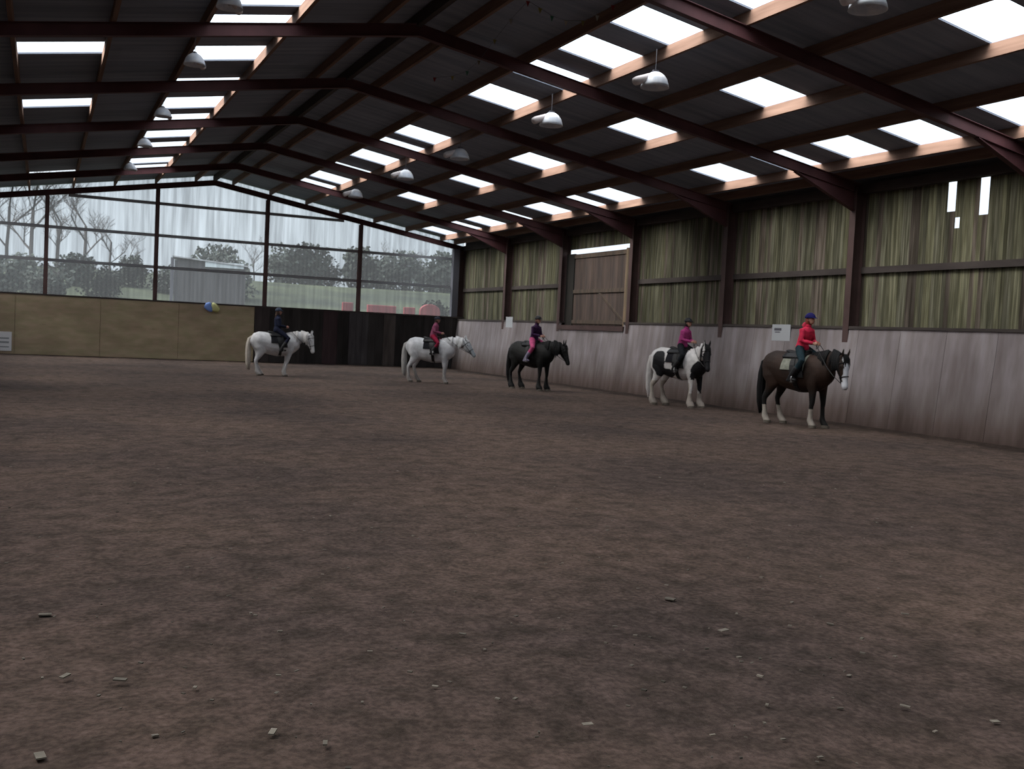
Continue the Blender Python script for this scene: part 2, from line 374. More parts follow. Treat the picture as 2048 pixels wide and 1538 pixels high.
mb=MB(); mb.box(16.5,XB+.06,YN,27.55,2.10,2.16); mb.box(16.5,XB+.06,31.85,YF-.02,2.10,2.16)
trim(mb,M['rail'],'timber sill on top of the whitewashed kickboards','sill')
mb=MB(); mb.box(16.46,XB-.1,27.5,31.9,1.865,2.02)
trim(mb,M['column'],'red brown sill beam beneath the brown boarded door','sill')
def boards(mb,y0,y1,z0,z1,gaps=()):
    y=y0
    while y<y1-.02:
        wd=random.uniform(.09,.15); ye=min(y+wd,y1)
        t=random.uniform(.6,1.35); gr=random.random()
        col=(.128*t,.125*t,(.083+.02*gr)*t) if gr<.72 else (.125*t,.105*t,.092*t)
        zt=z1-random.uniform(0,.05)
        cut=[(a,b,c,d) for a,b,c,d in gaps if y<b and ye>a]
        if cut:
            _,_,c,d=cut[0]
            if c-z0>.02: mb.box(XB,XB+.022,y,ye-.002,z0,c,col)
            if zt-d>.02: mb.box(XB,XB+.022,y,ye-.002,d,zt,col)
        else:
            # occasional knots of missing timber
            mb.box(XB+random.uniform(0,.01),XB+.022,y,ye-random.choice([.001,.002,.004]),z0,zt,col)
        y=ye
bays=[YN]+FRAMES+[YF-.1]
for i in range(len(bays)-1):
    a,b=bays[i],bays[i+1]
    if abs(a-27.3)<.1: continue
    mb=MB(); gaps=[]
    if abs(a-13.05)<.1: gaps=[(15.30,15.40,4.55,5.3),(15.22,15.28,4.2,4.42),(14.44,14.58,4.42,5.3)]
    boards(mb,a,b,2.14,5.28,gaps)
    tag(mb.build('wall_right_boarding',M['boards'],colors=True),'weathered olive vertical boarding in the %s bay of the long wall'%ordn[min(i,9)],'wall boarding','boarded wall bays','structure')
mb=MB(); boards(mb,27.3,32.0,4.66,5.28)
tag(mb.build('wall_right_boarding',M['boards'],colors=True),'strip of olive boarding above the bright gap over the brown door','wall boarding','boarded wall bays','structure')
# rails on the boarding
for i in range(len(bays)-1):
    a,b=bays[i],bays[i+1]
    if abs(a-27.3)<.1: continue
    mb=MB(); mb.box(XB-.06,XB-.002,a+.1,b-.1,3.36,3.50)
    trim(mb,M['rail'],'dark timber rail half way up the boarding of the %s bay'%ordn[min(i,9)],'rail','boarding rails')
mb=MB(); mb.box(XB-.16,XB-.002,YN,YF-.1,5.15,5.36); mb.box(XB,XB+.03,YN,YF-.1,5.30,rz(XB)+.0)
trim(mb,M['rail'],'dark eaves beam along the top of the boarded wall','eaves beam')
# brown door in the seventh bay
d=empty('door_1',(XB-.08,29.6,2.03)); tag(d,'reddish brown boarded sliding door above the whitewashed kickboards','door',kind='structure')
mb=MB(); y=-1.74
while y<1.74:
    ye=min(y+.145,1.74); t=random.uniform(.85,1.15); mb.box(0,.03,y,ye-.003,0,2.45,(.10*t,.075*t,.067*t)); y=ye
mb.build('door_leaf',M['door'],d,colors=True)
mb=MB()
for z in (.06,1.10,2.3): mb.box(-.035,-.001,-1.74,1.74,z,z+.12,(.105,.08,.066))
mb.hexa([(-.03,-1.7,.2),(-.002,-1.7,.2),(-.002,-1.55,.2),(-.03,-1.55,.2),(-.03,-.15,1.09),(-.002,-.15,1.09),(-.002,0,1.09),(-.03,0,1.09)],(.105,.08,.066))
mb.build('brace',M['door'],d,colors=True)
mb=MB(); mb.box(-.06,.04,-1.86,-1.745,-.15,2.48,(.20,.145,.10)); mb.build('door_post',M['door'],d,colors=True)['label']='pale tan timber post'
mb=MB(); mb.box(-.03,.04,1.745,2.31,-.02,2.47,(.035,.032,.03)); mb.build('reveal_shade_panel',M['door'],d,colors=True)  # dark panel colour stands in for the shadow in the column reveal

# opposite long wall and near gable (behind the camera)
mb=MB()
mb.box(XL-.04,XL-.001,YN,YF,0,2.2,(.3,.26,.25)); 
tag(mb.build('wall_left',M['kick'],colors=True),'whitewashed kickboard wall on the far side of the camera','wall',kind='structure')
mb=MB(); y=YN
while y<YF-.2:
    t=random.uniform(.6,1.3); mb.box(XL-.34,XL-.315,y,y+.138,0,5.55,(.115*t,.11*t,.06*t)); y+=.14
tag(mb.build('wall_left_boarding',M['boards'],colors=True),'olive boarding above the kickboards of the opposite wall','wall boarding',kind='structure')
mb=MB()
vs=[(XL-.4,YN,0),(XR+.4,YN,0),(XR+.4,YN,rz(XR+.4)),(XM,YN,ZRO),(XL-.4,YN,rz(XL-.4))]
mb.add(vs+[(x,y-.05,z) for x,y,z in vs],[(0,1,2,3,4)[::-1],(5,6,7,8,9),(0,5,9,4),(1,2,7,6),(2,3,8,7),(3,4,9,8),(0,1,6,5)],(.1,.1,.07))
tag(mb.build('wall_near',M['boards'],colors=True),'solid boarded gable wall behind the camera','wall',kind='structure')

# ------------------------------------------------------------------ far gable wall
ECOL=[-0.0+.05,3.92,8.13,12.03]
# brown kickboards
mb=MB(); x=XL
sp=[XL,-.93,1.98,4.81,7.72]
for a,b in zip(sp[:-1],sp[1:]):
    for j,(z0,z1) in enumerate([(0,1.12),(1.125,2.2)]):
        mb.box(a+.006,b-.006,YF-.31+.004*(j),YF-.27,z0,z1)
mb.box(XL-.3,XR+.5,YF+.0,YF+.02,-.1,2.2)
tag(mb.build('wall_far',M['kickwood']),'olive brown timber kickboards on the far gable wall','wall',kind='structure')
mb=MB()
x=7.74
while x<XR+.25:
    wd=random.uniform(.22,.38); xe=min(x+wd,XR+.25); c=.5*(x+xe); t=random.uniform(.7,1.2)
    col=(.036*t,.033*t,.032*t)
    if 11.7<c<12.6: col=(.075*t,.07*t,.073*t)
    if 13.0<c<13.7: col=(.075,.065,.06)
    if 10.5<c<11.1: col=(.05,.034,.036)
    if 7.7<c<8.3: col=(.055,.047,.047)
    mb.box(x,xe-.006,YF-.298-random.uniform(0,.012),YF-.27,0,2.2,col); x=xe
tag(mb.build('wall_far_boarding',M['kickdark'],colors=True),'dark stained planks with a few pale ones at the corner end','wall boarding',kind='structure')
mb=MB(); mb.box(XL,XR+.3,YF-.32,YF+.06,2.2,2.26); trim(mb,M['rail'],'dark timber sill under the far glazing','sill')
# gable columns
for i,x in enumerate(ECOL):
    mb=MB(); zt=rz(x)-.44; y=YF-.06
    mb.box(x-.075,x+.075,y-.20,y-.188,0,zt); mb.box(x-.075,x+.075,y-.012,y,0,zt); mb.box(x-.006,x+.006,y-.188,y-.012,0,zt)
    trim(mb,M['steel_far'],'red brown steel post of the far glazed gable, %s from the left'%['first','second','third','fourth'][i],'column','gable posts')
mb=MB(); mb.box(16.2,16.48,YF-.30,YF-.06,0,rz(16.2)-.45); trim(mb,M['darkpaint'],'dark corner post where glazing meets the boarded wall','column')
# glazing bays: corrugated clear sheet, one per bay, up to the roof
gx=[XL-.3]+ECOL+[XR+.3]
for i in range(5):
    a,b=gx[i],gx[i+1]; n=int((b-a)/.05); vs=[]; fs=[]
    nr=1
    for k in range(n+1):
        x=a+(b-a)*k/n; y=YF+.03+.009*math.sin(x*2*math.pi/.16)
        vs+=[(x,y,2.2),(x,y,rz(x)-.005)]
    for k in range(n): fs.append((2*k,2*k+2,2*k+3,2*k+1))
    mb=MB(); mb.add(vs,fs); nwin[0]+=1
    tag(mb.build('window_%d'%nwin[0],M['glazing'],smooth=True),'streaky clear corrugated glazing in the %s bay of the far gable'%ordn[min(i+1,10)].replace('second','leftmost').replace('sixth','corner'),'glazing','far gable glazing','structure')
for j,z in enumerate([3.54,4.77,6.0]):
    mb=MB(); half=10.45 if rz(XR)-.4>z else (ZRO-.45-z)/S
    mb.box(max(XL,XM-half),min(XR,XM+half),YF-.055,YF+.012,z-.06,z+.06)
    trim(mb,M['greypaint'],'grey cladding rail %s on the far glazing'%['lowest','middle','uppermost'][j],'rail','gable rails')

# ------------------------------------------------------------------ small fittings
def board_sign(name,loc,rot,wd,ht,marks,label,cat,mats=('whitepaint','darkpaint')):
    o=empty(name,loc,rot); tag(o,label,cat)
    mb=MB(); mb.box(-wd/2,wd/2,-.012,.0,0,ht); mb.build('panel',M[mats[0]],o,bevel=.004)
    mb=MB()
    for (a,b,c,d) in marks: mb.box(a*wd-wd/2,b*wd-wd/2,-.0145,-.0125,c*ht,d*ht)
    mb.build('lettering',M[mats[1]],o)
    return o
board_sign('letter_board',(kx(1.98)-.012,20.0,1.77),-math.pi/2+.0,.68,.40,[(.12,.52,.62,.78),(.16,.46,.50,.56)],'white marker board on whitewashed wall beside the red jacketed rider','sign',('whitepaint','darkpaint'))
board_sign('letter_board',(kx(2.1)-.012,36.15,1.86),-math.pi/2,.62,.42,[(.35,.6,.3,.7)],'small white marker board on the wall near the black horse','sign',('whitepaint','whitepaint'))
board_sign('letter_board',(-1.45,YF-.312,.10),0,.86,.70,[(.1,.9,.62,.70),(.1,.9,.40,.50),(.1,.9,.18,.24)],'white marker board low on brown boards at picture edge','sign',('bright_white','greypaint'))
# bag on the sill
o=empty('feed_bag',(6.03,YF-.345,1.98)); tag(o,'small blue and yellow bag hanging over the brown kickboards','bag')
mb=MB(); mb.loft([((-.16,0,.02),.055,.15),((-.1,0,.10),.06,.2,),((0,0,.14),.06,.19)],12); b=mb.build('blue_end',M['plastic_blue'],o,smooth=True)
mb=MB(); mb.loft([((.0,0,.14),.058,.185),((.12,0,.10),.06,.16),((.27,0,.0),.05,.10)],12); mb.build('yellow_end',M['plastic_yellow'],o,smooth=True)

# hanging lamps
def lamp(loc,label,sc=.85,rot=0,first=[None]):
    if first[0] is None:
        r=empty('hanging_lamp',loc)
        mb=MB(); prof=[(.05,.30),(.10,.285),(.17,.24),(.23,.16),(.265,.06),(.28,.0)]; n=24; vs=[];fs=[]
        full=prof+[(a-.008,b-.002) for a,b in prof[::-1]]
        for a,b in full:
            for k in range(n): vs.append((a*math.cos(2*math.pi*k/n)+.10,a*math.sin(2*math.pi*k/n),b-.15))
        m_=len(full)
        for i in range(m_):
            i2=(i+1)%m_
            for k in range(n): fs.append((i*n+k,i*n+(k+1)%n,i2*n+(k+1)%n,i2*n+k))
        mb.add(vs,fs); mb.build('reflector',M['lampshade'],r,smooth=True)
        mb=MB(); mb.loft([((-.36,0,-.10),.075,.075,(0,1,0)),((-.30,0,-.07),.09,.085,(0,1,0)),((-.16,0,-.01),.085,.075,(0,1,0)),((-.04,0,.06),.06,.05,(0,1,0))],14); mb.build('gear_housing',M['lampbox'],r,smooth=True)
        mb=MB(); mb.ball((.10,0,-.02),.06,.06,.09,12); mb.build('bulb',M['whitepaint'],r,smooth=True)
        mb=MB(); mb.tube([(.10,0,.13),(.10,0,.60)],.006,8); mb.box(.04,.16,-.03,.03,.13,.19); mb.build('bracket',M['darkpaint'],r)
        first[0]=r; o=r
    else:
        s=first[0]; o=s.copy(); C.objects.link(o); o.location=loc
        for ch in s.children:
            c=ch.copy(); C.objects.link(c); c.parent=o
    o.scale=(sc,)*3; o.rotation_euler=(0,0,rot); tag(o,label,'lamp','hanging lamps under the roof')
RL=[9.8,14.6,18.4,23.3,27.4,32.4]; LL=[14.0,17.4,22.2,26.3,30.8]
for i,y in enumerate(RL):
    lamp((9.02,y,5.92),'pale domed hanging lamp, %s from the camera in the row below the brighter skylights'%ordn[i],)
for i,y in enumerate(LL):
    lamp((2.16,y,5.78),'pale domed hanging lamp, %s from the camera in the row on the opposite slope'%ordn[i],.62,-2.2)

# string of small coloured flags drooping from the ridge area
o=empty('bunting',(7.2,19.2,6.6)); tag(o,'string of tiny coloured flags looping under the dark roof near the ridge','bunting')
def sky_at(px,py,zz):
    d=F*fpx+R2*(px-1024)-U2*(py-769); t=(zz-CAMZ)/d.z; return Vector((0,0,CAMZ))+d*t
cols=[(.45,.06,.06),(.5,.45,.12),(.12,.35,.25),(.55,.5,.4),(.35,.3,.1),(.5,.5,.45)]
pts=[Vector(p) for p in [(7.13,19.86,6.75),(7.32,19.34,6.70),(7.39,18.73,6.68),(7.34,18.03,6.72),(7.09,16.72,6.76),(6.90,15.63,6.80),(6.82,14.82,6.86),(7.03,14.80,6.78),(7.28,14.87,6.72),(7.55,14.90,6.70),(7.78,14.75,6.70),(7.90,14.50,6.74),(7.95,14.1,6.80),(7.97,13.6,6.86)]]
mb=MB(); mb.tube([p-o.location for p in pts],.004,4); mb.build('string',M['darkpaint'],o)
fm=mat('flag_cloth',tone=True,rough=.8)
for k in range(len(pts)-1):
    p=pts[k]-o.location; mb=MB()
    mb.add([p+Vector(v) for v in [(-.035,.0,0),(.035,0,0),(0,0,-.09),(-.035,.004,0),(.035,.004,0),(0,.004,-.09)]],[(0,1,2),(5,4,3),(0,3,4,1),(1,4,5,2),(2,5,3,0)],tuple(c*.6 for c in cols[k%6]))
    mb.build('flag',fm,o,colors=True)

# ------------------------------------------------------------------ wood chips on the surface
mb=MB(); rnd=random.Random(3)
spots=[(545,1467,.04,1),(240,1362,.045,.6),(390,1377,.02,1),(560,1265,.02,.7),(1447,1262,.05,.8),(1030,1400,.02,.7),(1230,1255,.02,.6),(650,1490,.03,.7),(80,1515,.05,.8),(310,1475,.02,.8),(90,1232,.05,.6),(130,1355,.04,.9),(925,1270,.03,.5),(870,1375,.022,.9),(1175,1450,.035,.9),(1520,1355,.025,.9),(1810,1415,.035,.8),(1990,1445,.03,.9),(1425,1472,.02,.9),(1660,1250,.03,.6),(1810,1230,.035,.6),(1340,1200,.05,.5),(645,1150,.015,.8),(740,1305,.02,.8),(995,1400,.018,.8),(1870,1465,.02,.9),(1790,1315,.018,.8)]
lst=[(floor_at(a,b),c,d) for a,b,c,d in spots]
for _ in range(520):
    y=2.8+ (rnd.random()**1.6)*24; x=rnd.uniform(-1.0,.0)*y*.12+rnd.uniform(0,1)*y*1.1
    if x>15.5: continue
    lst.append((Vector((x,y,0)),rnd.uniform(.006,.022),rnd.uniform(.25,.75)))
for p,s,t in lst:
    a=rnd.uniform(0,3.14); s*=.62; l=s; w_=s*rnd.uniform(.4,.7); hh=rnd.uniform(.003,.008); tl=rnd.uniform(-.2,.2)
    ca,sa=math.cos(a),math.sin(a); z=.012*0+.004
    q=[]
    for zz in (0,hh):
        for u,v in ((-l,-w_),(l,-w_),(l,w_),(-l,w_)): q.append((p.x+u*ca-v*sa,p.y+u*sa+v*ca,z+zz+u*tl*.3))
    k=.26*t; mb.hexa(q,(k,k*.9,k*.75))
tag(mb.build('wood_chips',M['chip'],colors=True),'scattered pale wood chips and straw bits on the brown riding surface','wood chips',kind='stuff')

# ------------------------------------------------------------------ outdoors: shed, trees, hedge, red jump fillers
o=empty('shed',(12.9,72,gz(13,72)-.3)); o.rotation_euler=(0,0,-.15)
o.location=(10.6,74,2.0); tag(o,'grey sheeted shed with a bright roof edge seen through the far glazing','shed')
mb=MB(); mb.box(-2.35,2.35,-1.6,1.6,0,3.55); mb.build('wall',M['shedwall'],o)
mb=MB(); mb.hexa([(-2.5,-1.8,3.75),(2.5,-1.8,3.35),(2.5,1.8,3.35),(-2.5,1.8,3.75),(-2.5,-1.8,3.83),(2.5,-1.8,3.43),(2.5,1.8,3.43),(-2.5,1.8,3.83)]); mb.build('roof',M['greypaint'],o)
mb=MB(); mb.box(-.35,2.2,-1.75,-1.55,3.2,3.55); mb.build('fascia',M['shedroof'],o)['label']='bright white fascia panel'
mb=MB(); mb.box(-2.6,-2.38,-1.7,-1.5,0,3.7); mb.build('post',M['darkpaint'],o)['label']='dark corner post'

def tree_mesh(seed,h,spread,evergreen=False):
    r=random.Random(seed); mb=MB(); lf=MB()
    def seg(a,b,ra,rb):
        d=(b-a).normalized(); u=d.orthogonal().normalized(); v=d.cross(u); n=4
        vs=[a+(u*math.cos(k*math.pi/2)+v*math.sin(k*math.pi/2))*ra for k in range(4)]+[b+(u*math.cos(k*math.pi/2)+v*math.sin(k*math.pi/2))*rb for k in range(4)]
        mb.add(vs,[(0,1,5,4),(1,2,6,5),(2,3,7,6),(3,0,4,7)])
    def grow(p,d,l,rad,lev):
        n=3; 
        for i in range(n):
            d=(d+Vector((r.uniform(-1,1),r.uniform(-1,1),r.uniform(-.3,.6)))*.13).normalized()
            q=p+d*(l/n); seg(p,q,rad*(1-.25*i/n),rad*(1-.25*(i+1)/n)); p=q
            if lev>0:
                for _ in range(2 if lev<3 else 1):
                    a=r.uniform(0,6.28); dd=(d*.6+Vector((math.cos(a)*spread,math.sin(a)*spread,r.uniform(.1,.7)))).normalized()
                    grow(p,dd,l*r.uniform(.5,.72),rad*.5,lev-1)
        if lev==0:
            pass
    grow(Vector((0,0,-.2)),Vector((0,0,1)),h*.55,h*.022,4 if not evergreen else 2)
    if evergreen:
        for _ in range(1500):
            a=r.uniform(0,6.28); u=r.uniform(-1,1); rr=(r.random()**.4)
            lp=1+.55*mn.noise((math.cos(a)*1.6+seed,math.sin(a)*1.6,u*1.8)); rr*=lp
            p=Vector((math.cos(a)*math.sqrt(1-u*u)*rr*h*.46*spread,math.sin(a)*math.sqrt(1-u*u)*rr*h*.46*spread,max(.05,h*.42+u*rr*h*.48)))
            s=h*.035; d1=Vector((r.uniform(-1,1),r.uniform(-1,1),r.uniform(-1,1))).normalized(); d2=d1.orthogonal()
            t=r.uniform(.6,1.3); lf.add([p-d1*s-d2*s*.6,p+d1*s-d2*s*.6,p+d1*s+d2*s*.6,p-d1*s+d2*s*.6],[(0,1,2,3)],(t,t,t))
    return mb,lf
protos=[tree_mesh(11,9,.75),tree_mesh(12,8,.9),tree_mesh(13,7.5,.8),tree_mesh(21,5,1.2,True),tree_mesh(22,6,1.0,True)]
protoobj=[None]*5
def tree(kind,x,y,s,rot,label):
    name='evergreen_tree' if kind>=3 else 'bare_tree'
    if protoobj[kind] is None:
        o=empty(name); t=protos[kind][0].build('branches' ,M['bark'],o)
        if kind>=3: protos[kind][1].build('foliage',M['leaf'],o,colors=True)
        protoobj[kind]=o
    else:
        s0=protoobj[kind]; o=s0.copy(); C.objects.link(o)
        for ch in s0.children:
            c=ch.copy(); C.objects.link(c); c.parent=o
    o.location=(x,y,gz(x,y)-.1); o.scale=(s,s,s); o.rotation_euler=(0,0,rot)
    tag(o,label,'tree','trees beyond the far glazing')
def ray_at(px,Y):   # x position of a sight line at distance Y (measuring only)
    d=F*fpx+R2*(px-1024)-U2*(650-769); return d.x/d.y*Y
bare=[(10,96,0,1.05),(60,92,1,1.15),(110,98,2,1.0),(165,104,0,.85),(215,110,1,.72),(262,114,2,.6),(505,112,0,.55),(600,118,2,.62),(660,120,1,.55),(770,122,0,.7),(830,118,2,.75),(880,122,1,.7)]
for i,(px,Y,k,s) in enumerate(bare):
    Y+=16 if Y<112 else 22; s*=1.15
    place=['at the picture edge','before the first gable post','just past the first gable post','between the first two gable posts','well past the first gable post','close before the second gable post','just before the third gable post','above the hedge past the third gable post','before the fourth gable post','past the fourth gable post','midway in the corner glazing bay','nearest the dark corner post'][i]
    tree(k,ray_at(px,Y),Y,s,i*1.3,'leafless tree %s, seen through the far glazing'%place)
evs=[(-10,84,3,.7),(40,84,4,.5),(95,86,3,.6),(150,88,4,.5),(205,90,3,.55),(262,90,4,.5),(330,96,3,.5),(430,92,4,.75),(455,94,3,.8),(570,118,3,.95),(612,120,4,.85),(650,121,3,.7),(715,122,4,.85),(755,121,3,.9),(800,122,4,.85),(840,120,3,.9),(885,122,4,.9),(905,118,3,.8),(870,78,4,.45)]
for i,(px,Y,k,s) in enumerate(evs):
    Y+=5 if i%2 else -5
    place=['at the picture edge','beside the picture edge trees','left of the first gable post','right of the first gable post','in the middle of the second bay','before the second gable post','right of the second gable post','behind the shed roof','behind the shed right corner','right of the third gable post','on the skyline of the fourth bay','lower in the fourth bay','just left of the fourth gable post','just right of the fourth gable post','in the middle of the corner bay','right of the corner bay middle','near the corner post','touching the corner post','low on the field by the corner post'][i]
    tree(k,ray_at(px,Y),Y,s,i*.9,'dark evergreen bush %s'%place)
# red fillers beyond the wall
def zat(px,py,Y):
    d=F*fpx+R2*(px-1024)-U2*(py-769); return CAMZ+d.z/d.y*Y
for i,(pa,pb,yt,kind) in enumerate([(683,704,604,0),(733,790,610,1),(806,828,614,0),(838,878,608,2)]):
    Y=58+i; xa,xb=ray_at(pa,Y),ray_at(pb,Y); xc=(xa+xb)/2; wd=(xb-xa); g0=gz(xc,Y); ht=zat((pa+pb)/2,yt,Y)-g0
    o=empty('jump_filler',(xc,Y,g0-.02)); tag(o,['small red jump filler left of the fourth gable post','long low red jump filler right of the fourth gable post','small pinkish red jump filler in the corner bay','arched red jump filler nearest the corner post'][i],'jump filler','red jump fillers outside')
    mb=MB()
    if kind==2:
        n=12; vs=[]
        prof=[(-wd/2,0),(wd/2,0)]+[(wd/2*math.cos(math.pi*k/n),ht-.45+.45*math.sin(math.pi*k/n)) for k in range(n+1)]
        m_=len(prof); vs=[(x,-.12,z) for x,z in prof]+[(x,.12,z) for x,z in prof]
        mb.add(vs,[tuple(range(m_)),tuple(range(2*m_-1,m_-1,-1))]+[(k,m_+k,m_+(k+1)%m_,(k+1)%m_) for k in range(m_)])
    else: mb.box(-wd/2,wd/2,-.12,.12,.12,ht)
    mb.build('panel',M['red'],o,bevel=.03)
    mb=MB(); mb.box(-wd/2+.05,-wd/2+.15,-.3,.3,0,.12); mb.build('foot',M['whitepaint'],o); mb=MB(); mb.box(wd/2-.15,wd/2-.05,-.3,.3,0,.12); mb.build('foot',M['whitepaint'],o)

# ------------------------------------------------------------------ horses
def rotz(p,a,o): 
    c,s=math.cos(a),math.sin(a); x,y=p[0]-o[0],p[1]-o[1]; return (o[0]+c*x-s*y,o[1]+s*x+c*y,p[2])
def make_horse(name,label,loc,heading,s,coat,hairfn,poll=(1.08,1.52),head_ang=-58,turn=0,cob=1.0,legs=None,feather=0,group='ponies standing in line',saddlecloth=None,tail_col=None,bridle=True,lean=0,blaze=False):
    """coat(co)->rgb in unscaled local coordinates (x forward, z up, withers about 1.45)"""
    H=empty(name,loc,heading); tag(H,label,'horse',group)
    k=s
    def V(p): return (p[0]*k,p[1]*k,p[2]*k)
    mb=MB()
    def lf(rings,n=16,b=mb,cap=.35): b.loft([(V(r[0]),r[1]*k,r[2]*k)+((r[3],) if len(r)>3 else ()) for r in rings],n,None,cap)
    c=cob
    lf([((-.80,0,1.14),.13*c,.15),((-.72,0,1.14),.22*c,.26),((-.58,0,1.15),.28*c,.32),((-.40,0,1.12),.29*c,.345),((-.15,0,1.05),.30*c,.35),((.10,0,1.02),.30*c,.365),((.32,0,1.05),.275*c,.38),((.50,0,1.08),.245*c,.36),((.64,0,1.08),.21*c,.29),((.76,0,1.08),.15*c,.19)],20)
    # neck and head, bent towards the turn
    base=Vector((.50,0,1.20)); px,pz=poll
    def tp(p,f):   # turn about the neck root
        return rotz(p,turn*f,(.55,0,0))
    def sd(f,extra=0): a=turn*f+extra; return (-math.sin(a),math.cos(a),0)
    mid=((.50+px)/2+.02,0,(1.20+pz)/2+.02)
    neck=[((.44,0,1.14),.17*c,.30),((.62,0,1.22),.14*c,.255),(mid,.105*c,.19),((px-.10,0,pz-.12),.085*c,.15),((px,0,pz-.06),.08,.125)]
    fs_=[0,.2,.55,.85,1.0]
    lf([(tp(p,f),w_,h_,sd(f)) for (p,w_,h_),f in zip(neck,fs_)],16)
    ha=math.radians(head_ang); dx,dz=math.cos(ha),math.sin(ha); tx,tz=-dz,dx   # along the face, and crown normal
    def hp(u,v=0,y=0): # u along the head from poll, v towards the forehead side
        p=(px+dx*u+tx*v,y,pz-.04+dz*u+tz*v); return tp(p,1.15)
    hs=sd(1.15)
    lf([(hp(-.04,-.02),.07,.09,hs),(hp(.06,-.035),.098,.135,hs),(hp(.16,-.045),.105,.15,hs),(hp(.27,-.04),.088,.125,hs),(hp(.38,-.03),.062,.090,hs),(hp(.48,-.03),.056,.075,hs),(hp(.55,-.035),.062,.070,hs),(hp(.59,-.04),.045,.05,hs)],14)
    for sy in (-1,1):  # ears, brow, nostril swell
        e0=hp(-.02,.06,sy*.055); e1=hp(-.10,.10,sy*.07); e2=hp(-.17,.14,sy*.07)
        lf([(e0,.03,.026,hs),(e1,.034,.02,hs),(e2,.008,.008,hs)],8)
        b0=hp(.14,.055,sy*.07); b1=hp(.20,.045,sy*.075)
        lf([(b0,.028,.025,hs),(b1,.026,.022,hs)],8)
    L0=legs or dict(fl=(0,0),fr=(0,0),hl=(0,0),hr=(0,0))
    for key,sy in (('fl',1),('fr',-1)):
        ox,oy=L0[key]; y=sy*.145*c; X=.49
        lf([((X,y*1.05,1.05),.10,.15),((X-.02,y*1.1,.86),.095,.12),((X+.0+ox*.25,y*1.02+oy*.2,.70),.068,.085),((X+.01+ox*.5,y+oy*.5,.47),.050,.056),((X+.0+ox*.6,y+oy*.6,.40),.042,.047),((X+ox*.8,y+oy*.8,.24),.035+.02*feather,.040+.02*feather),((X+ox*.9,y+oy*.9,.14),.044+.035*feather,.050+.035*feather),((X+.04+ox,y+oy,.08),.042+.045*feather,.048+.045*feather),((X+.065+ox,y+oy,.03),.060+.02*feather,.066+.02*feather),((X+.07+ox,y+oy,.012),.062+.02*feather,.070+.02*feather)],12,cap=.05)
    for key,sy in (('hl',1),('hr',-1)):
        ox,oy=L0[key]; y=sy*.15*c; X=-.55
        lf([((X+.0,y*.95,1.15),.13,.22),((X+.03,y*1.1,.95),.125,.20),((X+.06,y*1.1,.80),.095,.15),((X-.03+ox*.3,y+oy*.3,.64),.062,.088),((X-.12+ox*.5,y+oy*.5,.50),.048,.062),((X-.115+ox*.6,y+oy*.6,.40),.040,.048),((X-.09+ox*.8,y+oy*.8,.24),.037+.02*feather,.043+.02*feather),((X-.08+ox*.9,y+oy*.9,.14),.045+.035*feather,.052+.035*feather),((X-.04+ox,y+oy,.08),.043+.045*feather,.048+.045*feather),((X-.01+ox,y+oy,.03),.060+.02*feather,.066+.02*feather),((X-.005+ox,y+oy,.012),.062+.02*feather,.068+.02*feather)],12,cap=.05)
    body=mb.build('horse_body',M['coat'],H); remesh(body,.017*k,7,.5)
    hc=Vector(hp(.25,0,0)); hr=math.cos(-turn*1.15),math.sin(-turn*1.15)
    def col(co):
        p=Vector((co.x/k,co.y/k,co.z/k)); c_=coat(p)
        if blaze and p.x>.75:
            x,y=p.x-.55,p.y; X=.55+x*hr[0]-y*hr[1]; Yy=x*hr[1]+y*hr[0]
            a,b=X-px,p.z-(pz-.04); uu=a*dx+b*dz; vv=a*tx+b*tz
            if -.02<uu<.62 and vv>-.02-(.05 if uu>.45 else 0) and abs(Yy)<.062+.03*max(0,uu-.3)+(.05 if uu>.5 else 0): c_=(.60,.62,.68)
        return c_
    paint(body,col)
    # eyes
    for sy in (-1,1):
        mb=MB(); mb.ball(V(hp(.165,.02,sy*.100)),.016*k,.016*k,.016*k,8); mb.build('eye',M['black'],H,smooth=True)
    # mane
    rnd=random.Random(int(abs(loc[0]*100))); mb=MB(); crest=[]
    for i in range(22):
        t=i/21; pts=[((.44,0,1.14),.30),((.62,0,1.22),.255),(mid,.19),((px-.10,0,pz-.12),.15),((px,0,pz-.06),.125)]
        u=t*4; a=min(int(u),3); q=u-a
        p=Vector(pts[a][0]).lerp(Vector(pts[a+1][0]),q); h_=pts[a][1]*(1-q)+pts[a+1][1]*q
        d=(Vector(pts[a+1][0])-Vector(pts[a][0])).normalized(); nrm=Vector((-d.z,0,d.x))
        f=fs_[a]*(1-q)+fs_[a+1]*q
        top=p+nrm*(h_*.97); crest.append((top,nrm,f,h_))
    for top,nrm,f,h_ in crest[2:]:
        for sgn in (-1,):
            ln=rnd.uniform(.20,.30)*(1+.4*feather)
            A=tp(top-nrm*.02,f); B=tp(top+nrm*.025+Vector((rnd.uniform(-.02,.02),sgn*.05,0)),f); D=tp(top+Vector((rnd.uniform(-.03,.03),sgn*(.10*c+.02),-ln*.45)),f); Ee=tp(top+Vector((rnd.uniform(-.04,.05),sgn*(.125*c+.015),-ln)),f)
            mb.loft([(V(A),.03*k,.03*k,(1,0,0)),(V(B),.04*k,.03*k,(1,0,0)),(V(D),.045*k,.022*k,(1,0,0)),(V(Ee),.014*k,.008*k,(1,0,0))],8)
    # forelock
    for j in range(5):
        y=(j-2)*.018; mb.loft([(V(hp(-.06,.06,y)),.02*k,.02*k,hs),(V(hp(.04,.10,y*1.6)),.02*k,.014*k,hs),(V(hp(.15+.03*(j%2),.085,y*2.0)),.008*k,.006*k,hs)],6)
